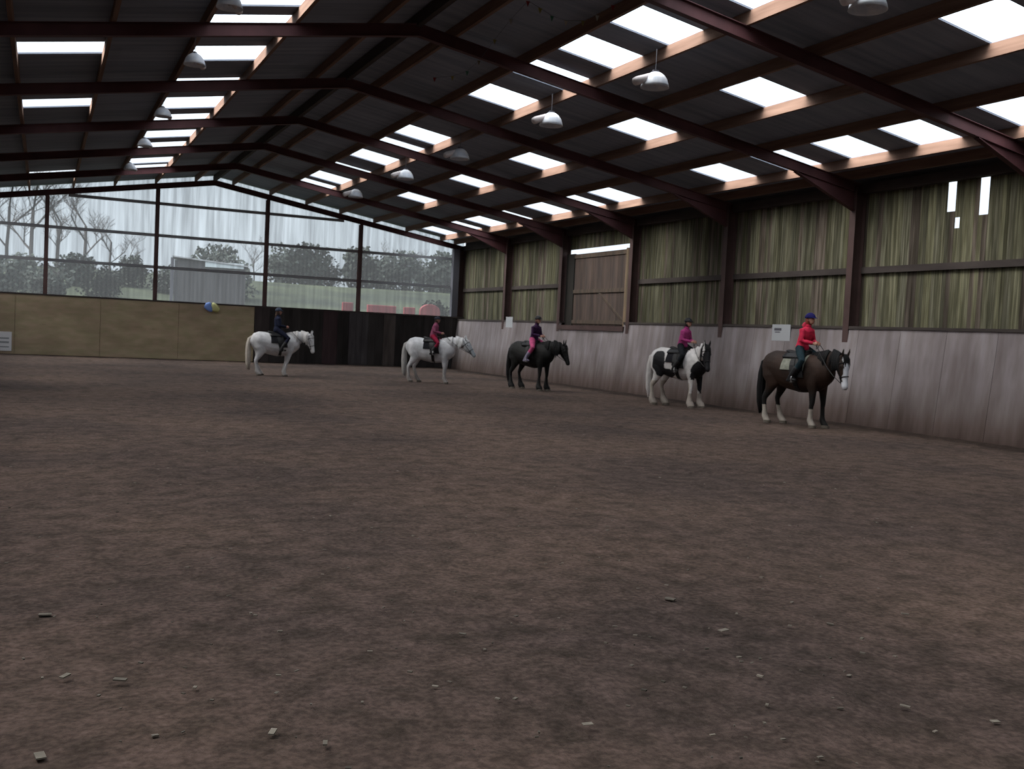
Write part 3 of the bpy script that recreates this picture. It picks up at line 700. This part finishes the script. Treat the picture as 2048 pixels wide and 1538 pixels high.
    o=mb.build('mane',M['hair'],H,smooth=True); paint(o,lambda co:hairfn('mane',Vector((co.x/k,co.y/k,co.z/k))))
    mb=MB()
    for j in range(9):
        a=j/9*6.28; ox,oy=.035*math.cos(a),.05*math.sin(a); ln=rnd.uniform(.0,.08)
        mb.loft([(V((-.76,oy*.3,1.30)),.03*k,.035*k),(V((-.86+ox*.6,oy*.7,1.22)),.038*k,.04*k),(V((-.89+ox,oy,1.0)),.044*k,.047*k),(V((-.89+ox*1.3,oy*1.4,.70)),.048*k,.048*k),(V((-.88+ox*1.3,oy*1.4,.40)),.038*k,.038*k),(V((-.86+ox,oy,.16+ln)),.012*k,.012*k)],8)
    o=mb.build('tail',M['hair'],H,smooth=True); paint(o,lambda co:hairfn('tail',Vector((co.x/k,co.y/k,co.z/k))))
    # hooves
    horn=mat('hoof_horn',base=(.10,.085,.07,1),rough=.6)
    for key,sy,X,yy in (('fl',1,.56,.145),('fr',-1,.56,.145),('hl',1,-.555,.15),('hr',-1,-.555,.15)):
        ox,oy=L0[key]; p=(X+ox,sy*yy*c+oy,0)
        r0=(.072+.02*feather)*k
        n=14; vs=[]; mb=MB()
        for (z,q) in ((-.004,1.06),(.05,.92)):
            for i in range(n): vs.append((p[0]*k+r0*q*math.cos(6.2832*i/n),p[1]*k+r0*q*.92*math.sin(6.2832*i/n),z*k))
        mb.add(vs,[tuple(range(n))[::-1],tuple(range(n,2*n))]+[(i,(i+1)%n,n+(i+1)%n,n+i) for i in range(n)])
        mb.build('hoof',horn,H)
    # saddle (seat with flaps) following the back
    def shell(x0,x1,a0,th,zoff,cx=.0,nn=18,taper=0):
        # arc band over the back; a0 = how far round the barrel (rad from vertical)
        vs=[];fs=[]; m_=6
        for i in range(m_+1):
            x=x0+(x1-x0)*i/m_; t=(x-(-.15))/.47
            hw=.30*c*(1-max(0,(x-.10))*.35); hh=.36; zc=1.035
            for l in range(2):
                for j in range(nn+1):
                    a=-a0+2*a0*j/nn; e=th*l+zoff
                    xs_=x+(abs(a)/a0)**2*taper
                    vs.append(V((xs_,(hw+e)*math.sin(a),zc+(hh+e)*math.cos(a)+.03*abs(2*i/m_-1)**2*(1 if abs(a)<.6 else 0)*taper*0)))
        w2=2*(nn+1)
        for i in range(m_):
            for j in range(nn):
                a=i*w2+j; b=a+w2
                fs.append((a,a+1,b+1,b)); a2=a+nn+1; b2=b+nn+1; fs.append((a2,b2,b2+1,a2+1))
            for j in (0,nn):
                a=i*w2+j; fs.append((a,a+w2,a+w2+nn+1,a+nn+1))
        for i in (0,m_):
            for j in range(nn): a=i*w2+j; fs.append((a,a+nn+1,a+nn+2,a+1))
        return vs,fs
    if saddlecloth:
        mb=MB(); mb.add(*shell(-.20,.32,1.40,.015,.012)); mb.build('saddle_cloth',saddlecloth,H,smooth=False)
    sdl=empty('saddle',(0,0,0)); sdl.parent=H
    mb=MB(); mb.add(*shell(-.22,.28,.75,.035,.03)); 
    mb.loft([(V((-.24,0,1.47)),.12*k,.03*k),(V((-.12,0,1.44)),.13*k,.035*k),(V((.05,0,1.425)),.10*k,.035*k),(V((.20,0,1.46)),.07*k,.04*k),(V((.26,0,1.50)),.05*k,.03*k)],12)
    mb.build('seat',M['black'],sdl,smooth=True)
    mb=MB(); mb.add(*shell(-.02,.28,1.75,.012,.03,taper=.08)); mb.build('flap',M['black'],sdl)
    mb=MB(); mb.add(*shell(.08,.18,2.95,.012,.006)); mb.build('girth',M['black'],H)
    if bridle:
        mb=MB()
        for u,rw,rh,vo in ((.10,.108,.15,-.04),(.36,.072,.10,-.032)):
            n=16; P=[hp(u,vo+rh*math.cos(6.2832*i/n),rw*math.sin(6.2832*i/n)) for i in range(n+1)]
            mb.tube([V(p) for p in P],.009*k,6)
        for sy in (-1,1): mb.tube([V(hp(-.02,.0,sy*.09)),V(hp(.16,-.04,sy*.112)),V(hp(.36,-.05,sy*.075)),V(hp(.47,-.06,sy*.062))],.009*k,6)
        mb.build('bridle',M['black'],H)
    bit=[V(hp(.47,-.06,sy*.065)) for sy in (-1,1)]
    return H,k,bit,c

# ------------------------------------------------------------------ riders
def make_rider(label,Hinfo,jacket,trousers,boots,helmet,haircol,hood=None,lean=.06,sc=1.0,reins=True):
    H,k,bit,c=Hinfo
    P=empty('person',tuple(H.location),H.rotation_euler.z); tag(P,label,'person','riders on the ponies')
    seat=Vector((.06*k,0,1.44*k+.035)); u=sc
    def A(x,y,z): return seat+Vector((x*u,y*u,z*u))
    pel=A(0,0,.07); chest=A(lean*.6+.02,0,.33); sh=A(lean+.02,0,.46); nk=A(lean*1.2+.03,0,.545); hd=A(lean*1.35+.05,0,.665)
    sides=(-1,1); Y=(0,1,0)
    yk=.31*c*k+.055     # where the knee lies on the saddle flap
    J={}
    for sy in sides:
        J[sy]=dict(hip=A(.0,sy*.085,.06),knee=Vector((seat.x+.30*u,sy*yk,seat.z-.20*u)),ank=Vector((seat.x+.05*u,sy*(yk+.035),seat.z-.56*u)),
          shl=A(lean+.01,sy*.150,.445),elb=A(lean+.04,sy*.205,.215),wr=A(.27+lean*.4,sy*.075,.175),hand=A(.325+lean*.4,sy*.055,.165))
        J[sy]['toe']=J[sy]['ank']+Vector((.15*u,sy*.01,.005)); J[sy]['heel']=J[sy]['ank']+Vector((-.045*u,0,-.05*u))
    def torso(mb,e):
        mb.loft([(pel+Vector((0,0,-.05)),(.135+e)*u,(.10+e)*u,Y),(pel,(.145+e)*u,(.11+e)*u,Y),(pel+Vector((.01,0,.10)),(.125+e)*u,(.095+e)*u,Y),(chest,(.145+e)*u,(.105+e)*u,Y),(sh-Vector((0,0,.03)),(.155+e)*u,(.095+e)*u,Y),(sh+Vector((0,0,.02)),(.11+e)*u,(.075+e)*u,Y),(sh+Vector((.0,0,.05)),(.055+e)*u,(.055+e)*u,Y)],14)
    def arm(mb,sy,e,end='wr'):
        j=J[sy]; X=(1,0,0)
        mb.loft([(j['shl'],(.050+e)*u,(.050+e)*u,X),(j['shl'].lerp(j['elb'],.5),(.042+e)*u,(.042+e)*u,X),(j['elb'],(.036+e)*u,(.036+e)*u,X),(j['elb'].lerp(j['wr'],.4),(.034+e)*u,(.034+e)*u,X),(j['wr'],(.023+e)*u,(.023+e)*u,X)],10)
    def leg(mb,sy,e,end=1.0,start=0):
        j=J[sy]; pts=[(j['hip'],.085),(j['hip'].lerp(j['knee'],.5),.074),(j['knee'],.052),(j['knee'].lerp(j['ank'],.35),.050),(j['ank'],.033)]
        if start==0: pts=pts[:]
        mb.loft([(p,(r+e)*u,(r+e)*u,Y) for p,r in pts],12)
    # body (one continuous surface): head, neck, torso, arms, hands with five fingers, legs, feet
    mb=MB(); torso(mb,0)
    mb.loft([(nk-Vector((.01,0,.05)),.045*u,.045*u,Y),(nk+Vector((.01,0,.05)),.042*u,.045*u,Y)],12)
    mb.ball(hd,.088*u,.072*u,.105*u,18); mb.ball(hd+Vector((.025*u,0,-.045*u)),.062*u,.055*u,.062*u,14)
    mb.loft([(hd+Vector((.083,0,.012))*u,.008*u,.008*u,Y),(hd+Vector((.104,0,-.018))*u,.013*u,.011*u,Y),(hd+Vector((.088,0,-.030))*u,.012*u,.008*u,Y)],8)
    mb.loft([(hd+Vector((.078,-.022,-.058))*u,.007*u,.007*u,(0,0,1)),(hd+Vector((.086,0,-.058))*u,.009*u,.009*u,(0,0,1)),(hd+Vector((.078,.022,-.058))*u,.007*u,.007*u,(0,0,1))],8)
    for sy in sides: mb.ball(hd+Vector((0,sy*.074,-.01))*u,.018*u,.010*u,.028*u,8)
    for sy in sides:
        arm(mb,sy,0); leg(mb,sy,0); j=J[sy]
        mb.loft([(j['wr'],.020*u,.024*u,Y),(j['hand']-Vector((.02,0,0)),.016*u,.034*u,Y),(j['hand']+Vector((.02,0,0)),.015*u,.036*u,Y)],10)
        for f in range(4):
            zz=.026-.017*f; ln=[.92,1.0,.95,.8][f]; b=j['hand']+Vector((.02,0,zz))*u
            mb.loft([(b,.0075*u,.0075*u,Y),(b+Vector((.026*ln,-sy*.004,0))*u,.0075*u,.0075*u,Y),(b+Vector((.030*ln,-sy*.024,0))*u,.007*u,.007*u,(0,0,1)),(b+Vector((.008,-sy*.030,0))*u,.0065*u,.0065*u,(0,0,1))],8)
        b=j['hand']+Vector((-.015,-sy*.008,.03))*u
        mb.loft([(b,.010*u,.010*u,Y),(b+Vector((.018,-sy*.012,.018))*u,.009*u,.009*u,Y),(b+Vector((.042,-sy*.016,.016))*u,.0075*u,.0075*u,Y)],8)
        mb.loft([(j['heel'],.028*u,.028*u,Y),(j['ank'],.033*u,.033*u,Y),((j['ank']+j['toe'])/2-Vector((0,0,.03*u)),.034*u,.028*u,Y),(j['toe']-Vector((0,0,.035*u)),.032*u,.020*u,Y)],10)
    b=mb.build('body',M['skin'],P); remesh(b,.0075,3,.4)
    # eyes and brows
    for sy in sides:
        mb=MB(); mb.ball(hd+Vector((.077,sy*.028,.010))*u,.010*u,.011*u,.007*u,8); mb.build('eye',M['black'],P,smooth=True)
    # hair below the helmet
    mb=MB(); mb.ball(hd+Vector((-.022,0,-.02))*u,.082*u,.080*u,.105*u,14)
    mb.loft([(hd+Vector((-.075,0,-.06))*u,.035*u,.03*u,Y),(hd+Vector((-.095,0,-.14))*u,.03*u,.025*u,Y),(hd+Vector((-.10,0,-.25))*u,.014*u,.012*u,Y)],10)
    mb.build('hair',mat('rider_hair',base=haircol,rough=.7),P,smooth=True)
    # jacket
    mb=MB(); torso(mb,.016)
    for sy in sides: arm(mb,sy,.014)
    mb.loft([(pel+Vector((0,0,-.03)),.165*u,.13*u,Y),(pel+Vector((0,0,.05)),.158*u,.122*u,Y)],14)
    jk=mb.build('jacket',jacket,P); remesh(jk,.012,4,.5)
    mb=MB(); n=14
    mb.loft([(nk-Vector((.012,0,.035)),.066*u,.062*u,Y),(nk+Vector((0,0,.012)),.058*u,.056*u,Y)],n); cl=mb.build('collar',jacket,jk,smooth=True)
    if hood:
        mb=MB(); mb.loft([(nk+Vector((-.06,0,-.06)),.075*u,.05*u,Y),(nk+Vector((-.09,0,.0)),.085*u,.05*u,Y),(nk+Vector((-.07,0,.05)),.06*u,.03*u,Y)],12); mb.build('hood',hood,jk,smooth=True)
    # trousers
    mb=MB(); mb.loft([(pel+Vector((0,0,-.06)),.150*u,.118*u,Y),(pel+Vector((0,0,.05)),.150*u,.115*u,Y)],14)
    for sy in sides: leg(mb,sy,.011)
    tr=mb.build('trousers',trousers,P); remesh(tr,.012,4,.5)
    # boots
    for sy in sides:
        j=J[sy]; mb=MB()
        p0=j['knee'].lerp(j['ank'],.40)
        mb.loft([(p0,.066*u,.066*u,Y),(j['ank'].lerp(p0,.5),.060*u,.060*u,Y),(j['ank'],.047*u,.047*u,Y),(j['ank']-Vector((0,0,.03*u)),.045*u,.045*u,Y)],12)
        mb.loft([(j['heel']-Vector((.012,0,.0))*u,.036*u,.034*u,Y),(j['heel']+Vector((.05,0,.01))*u,.042*u,.042*u,Y),((j['ank']+j['toe'])/2-Vector((0,0,.03*u)),.044*u,.036*u,Y),(j['toe']-Vector((-.01,0,.038*u)),.038*u,.026*u,Y)],12)
        bo=mb.build('boot',boots,P); remesh(bo,.01,3,.5)
    # helmet with peak and chin strap
    hm=empty('helmet',(0,0,0)); hm.parent=P
    mb=MB(); cc=hd+Vector((-.006,0,.030))*u; n=20; vs=[];fs=[]
    prof=[(math.radians(a),1.0) for a in (8,25,42,58,72,84,92)]
    for l in (0,1):
        for a,_ in prof:
            for q in range(n):
                b_=6.2832*q/n; r=1-.10*l
                vs.append(cc+Vector((.118*math.sin(a)*math.cos(b_)*r,.098*math.sin(a)*math.sin(b_)*r,.112*math.cos(a)*r))*u)
    m_=len(prof)
    for l in (0,1):
        for i in range(m_-1):
            for q in range(n):
                a0=l*m_*n+i*n+q; a1=l*m_*n+i*n+(q+1)%n; f=(a0,a0+n,a1+n,a1); fs.append(f if l==0 else f[::-1])
        fs.append(tuple(l*m_*n+q for q in range(n)) if l==0 else tuple(l*m_*n+q for q in range(n))[::-1])
    for q in range(n): a0=(m_-1)*n+q; a1=(m_-1)*n+(q+1)%n; fs.append((a0,a0+m_*n,a1+m_*n,a1))
    mb.add(vs,fs); mb.build('helmet_shell',helmet,hm,smooth=True)
    mb=MB(); mb.loft([(cc+Vector((.095,0,.010))*u,.072*u,.012*u,Y),(cc+Vector((.135,0,.004))*u,.058*u,.007*u,Y),(cc+Vector((.160,0,-.004))*u,.030*u,.004*u,Y)],14); mb.build('peak',helmet,hm,smooth=True)
    mb=MB(); mb.tube([hd+Vector((.0,-.085,.02))*u,hd+Vector((.02,-.062,-.06))*u,hd+Vector((.035,0,-.115))*u,hd+Vector((.02,.062,-.06))*u,hd+Vector((.0,.085,.02))*u],.006*u,6); mb.build('chin_strap',M['black'],hm)
    # stirrups and reins belong to the tack of the horse
    for sy in sides:
        j=J[sy]; st=empty('stirrup',(0,0,0)); st.parent=H
        mb=MB(); top=Vector((seat.x+.10,sy*(.30*c*k+.015),seat.z-.12)); pl=(j['ank']+j['toe'])/2-Vector((0,0,.075*u))
        mb.tube([top,pl+Vector((0,0,.12))],.010,6); mb.build('leather',M['black'],st)
        mb=MB(); n=12
        mb.tube([pl+Vector((0,.055*math.sin(a),.06-.06*math.cos(a)+.0)) for a in [6.2832*i/n for i in range(n+1)]],.006,6); mb.box(pl.x-.02,pl.x+.02,pl.y-.05,pl.y+.05,pl.z-.006,pl.z+.006); mb.build('iron',M['metal'],st)
    mb=MB()
    for i,sy in enumerate((-1,1)):
        h_=J[sy]['hand']+Vector((.02,0,0)); b_=Vector(bit[i]); md=h_.lerp(b_,.5)+Vector((0,sy*.06,-.06))
        mb.tube([b_,b_.lerp(md,.5)+Vector((0,sy*.02,-.015)),md,md.lerp(h_,.5)+Vector((0,sy*.01,-.01)),h_],.007,6)
    mb.tube([J[-1]['hand']+Vector((.02,0,0)),A(.34+lean*.4,-.03,.10),A(.35,0,.06),A(.34+lean*.4,.03,.10),J[1]['hand']+Vector((.02,0,0))],.007,6)
    mb.build('reins',M['black'],H)
    return P

def nz3(p,s,o=0): return mn.noise(Vector((p.x*s+o,p.y*s,p.z*s)))
def mixc(a,b,t): t=max(0,min(1,t)); return tuple(a[i]*(1-t)+b[i]*t for i in range(3))
GREY=(.56,.57,.60)
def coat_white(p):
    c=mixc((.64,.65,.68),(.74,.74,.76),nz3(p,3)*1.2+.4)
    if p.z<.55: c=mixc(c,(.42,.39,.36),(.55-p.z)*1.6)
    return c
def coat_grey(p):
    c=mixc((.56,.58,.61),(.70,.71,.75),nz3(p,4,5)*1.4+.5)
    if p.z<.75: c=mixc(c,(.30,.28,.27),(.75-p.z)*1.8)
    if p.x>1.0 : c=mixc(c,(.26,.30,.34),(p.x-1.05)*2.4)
    return c
def coat_black(p): return mixc((.006,.0065,.007),(.012,.012,.012),nz3(p,5)+.5)
def coat_piebald(p):
    wh=(.66,.64,.64); bk=(.012,.012,.015); r=wh
    n_=.06*nz3(p,6)
    def ell(cx,cz,rx,rz_): return ((p.x-cx)/rx)**2+((p.z-cz)/rz_)**2<1+n_*6
    if ell(-.42,1.08,.20,.30): r=bk
    if ell(-.22,.82,.30,.12): r=bk
    if ell(.12,1.10,.14,.22) : r=bk
    if ell(.74,.92,.22,.26): r=bk
    if p.y>0.01 and .36<p.x<.64 and .42+n_*2<p.z<.95: r=bk
    if p.y<=.01 and p.x>.52+n_ and .70+n_*2<p.z<.95: r=bk
    if p.x>.93+n_ : r=bk
    if p.z<.62 and p.x<.47: r=(.42,.38,.34)
    if p.z<.36: r=(.36,.32,.29)
    return r
def coat_brown(p):
    c=mixc((.020,.011,.008),(.038,.020,.014),nz3(p,3)*1.2+.5)
    if p.z<.75: c=mixc(c,(.010,.009,.009),(.75-p.z)*6)
    if p.z<.36 and (p.x<0 or p.y<0): c=(.33,.30,.27)
    return c
def hair_const(mane,tail):
    return lambda k,p: (mane if k=='mane' else tail) if k!='tail' or p.z>.5 else mixc(tail,tuple(x*.8 for x in tail),(.5-p.z)*2)
BL=(.006,.006,.007)
R_=lambda d: math.radians(d)
cl_black=cloth('black_saddle_cloth',(.016,.016,.02,1)); cl_pale=cloth('pale_saddle_cloth',(.26,.27,.23,1))
def place(px,py,z=0): p=floor_at(px,py); return (p.x,p.y,0.0)
# 1: white pony at the brown boards
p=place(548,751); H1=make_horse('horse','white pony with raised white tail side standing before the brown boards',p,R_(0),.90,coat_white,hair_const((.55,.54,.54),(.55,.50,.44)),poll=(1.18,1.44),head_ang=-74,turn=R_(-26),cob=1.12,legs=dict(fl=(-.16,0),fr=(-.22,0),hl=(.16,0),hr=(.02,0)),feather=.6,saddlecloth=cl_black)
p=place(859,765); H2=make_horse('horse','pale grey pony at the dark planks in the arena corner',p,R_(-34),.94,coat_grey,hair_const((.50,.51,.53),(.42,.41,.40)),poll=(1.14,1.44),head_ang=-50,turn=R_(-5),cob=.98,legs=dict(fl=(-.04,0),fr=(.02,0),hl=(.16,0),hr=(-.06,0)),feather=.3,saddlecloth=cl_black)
p=place(1060,779); H3=make_horse('horse','black pony standing against the whitewashed wall',p,R_(-66),.97,coat_black,hair_const(BL,BL),poll=(1.12,1.42),head_ang=-66,turn=R_(10),cob=1.1,legs=dict(fl=(.0,0),fr=(-.04,0),hl=(.10,0),hr=(-.03,0)),feather=1.2)
p=place(1354,812); H4=make_horse('horse','black and white patched cob between the black pony and the brown horse',p,R_(-68),1.0,coat_piebald,lambda k,q: ((.62,.60,.60) if (k=='tail' or q.x<.80) else BL),poll=(1.00,1.54),head_ang=-68,turn=R_(-30),cob=1.12,legs=dict(fl=(.06,0),fr=(-.03,0),hl=(.10,0),hr=(-.04,0)),feather=1.0,saddlecloth=cl_black)
def coat5(p):
    return coat_brown(p)
p=place(1590,850); H5=make_horse('horse','dark brown horse with a broad white blaze, nearest the camera',p,R_(-78),1.05,coat5,hair_const(BL,BL),poll=(1.16,1.42),head_ang=-76,blaze=True,turn=R_(-14),cob=1.02,legs=dict(fl=(.04,0),fr=(-.04,0),hl=(.14,0),hr=(-.02,0)),feather=.35,saddlecloth=cl_pale)
# blaze on the brown horse's face
make_rider('person in dark navy jacket and trousers riding the white pony by the brown boards',H1,cloth('navy_jacket',(.018,.022,.045,1)),cloth('navy_trousers',(.012,.014,.03,1)),M['black'],cloth('greyblue_helmet',(.06,.075,.11,1)),(.10,.06,.04,1),sc=.92,lean=-.02)
make_rider('person in magenta top and crimson legwear riding the pale grey pony',H2,cloth('plum_jacket',(.25,.07,.13,1)),cloth('crimson_trousers',(.22,.012,.04,1)),M['black'],cloth('dark_helmet',(.03,.032,.045,1)),(.06,.035,.03,1),sc=.82)
make_rider('person in purple jacket and bright pink trousers riding the black pony',H3,cloth('purple_jacket',(.050,.022,.065,1)),cloth('pink_trousers',(.52,.09,.22,1)),cloth('grey_boots',(.22,.20,.28,1)),M['black'],(.12,.05,.05,1),sc=.95)
make_rider('person in magenta jacket and black helmet riding the patched cob',H4,cloth('magenta_jacket',(.38,.055,.20,1)),cloth('dark_trousers',(.014,.016,.02,1)),M['black'],M['black'],(.03,.025,.02,1),sc=.95,lean=.07)
make_rider('person in red hooded jacket and blue helmet riding the dark brown horse',H5,cloth('red_jacket',(.62,.035,.085,1)),cloth('teal_trousers',(.018,.035,.045,1)),M['black'],cloth('blue_helmet',(.02,.018,.11,1)),(.28,.06,.04,1),hood=cloth('red_hood',(.55,.05,.10,1)),sc=1.0,lean=.08)
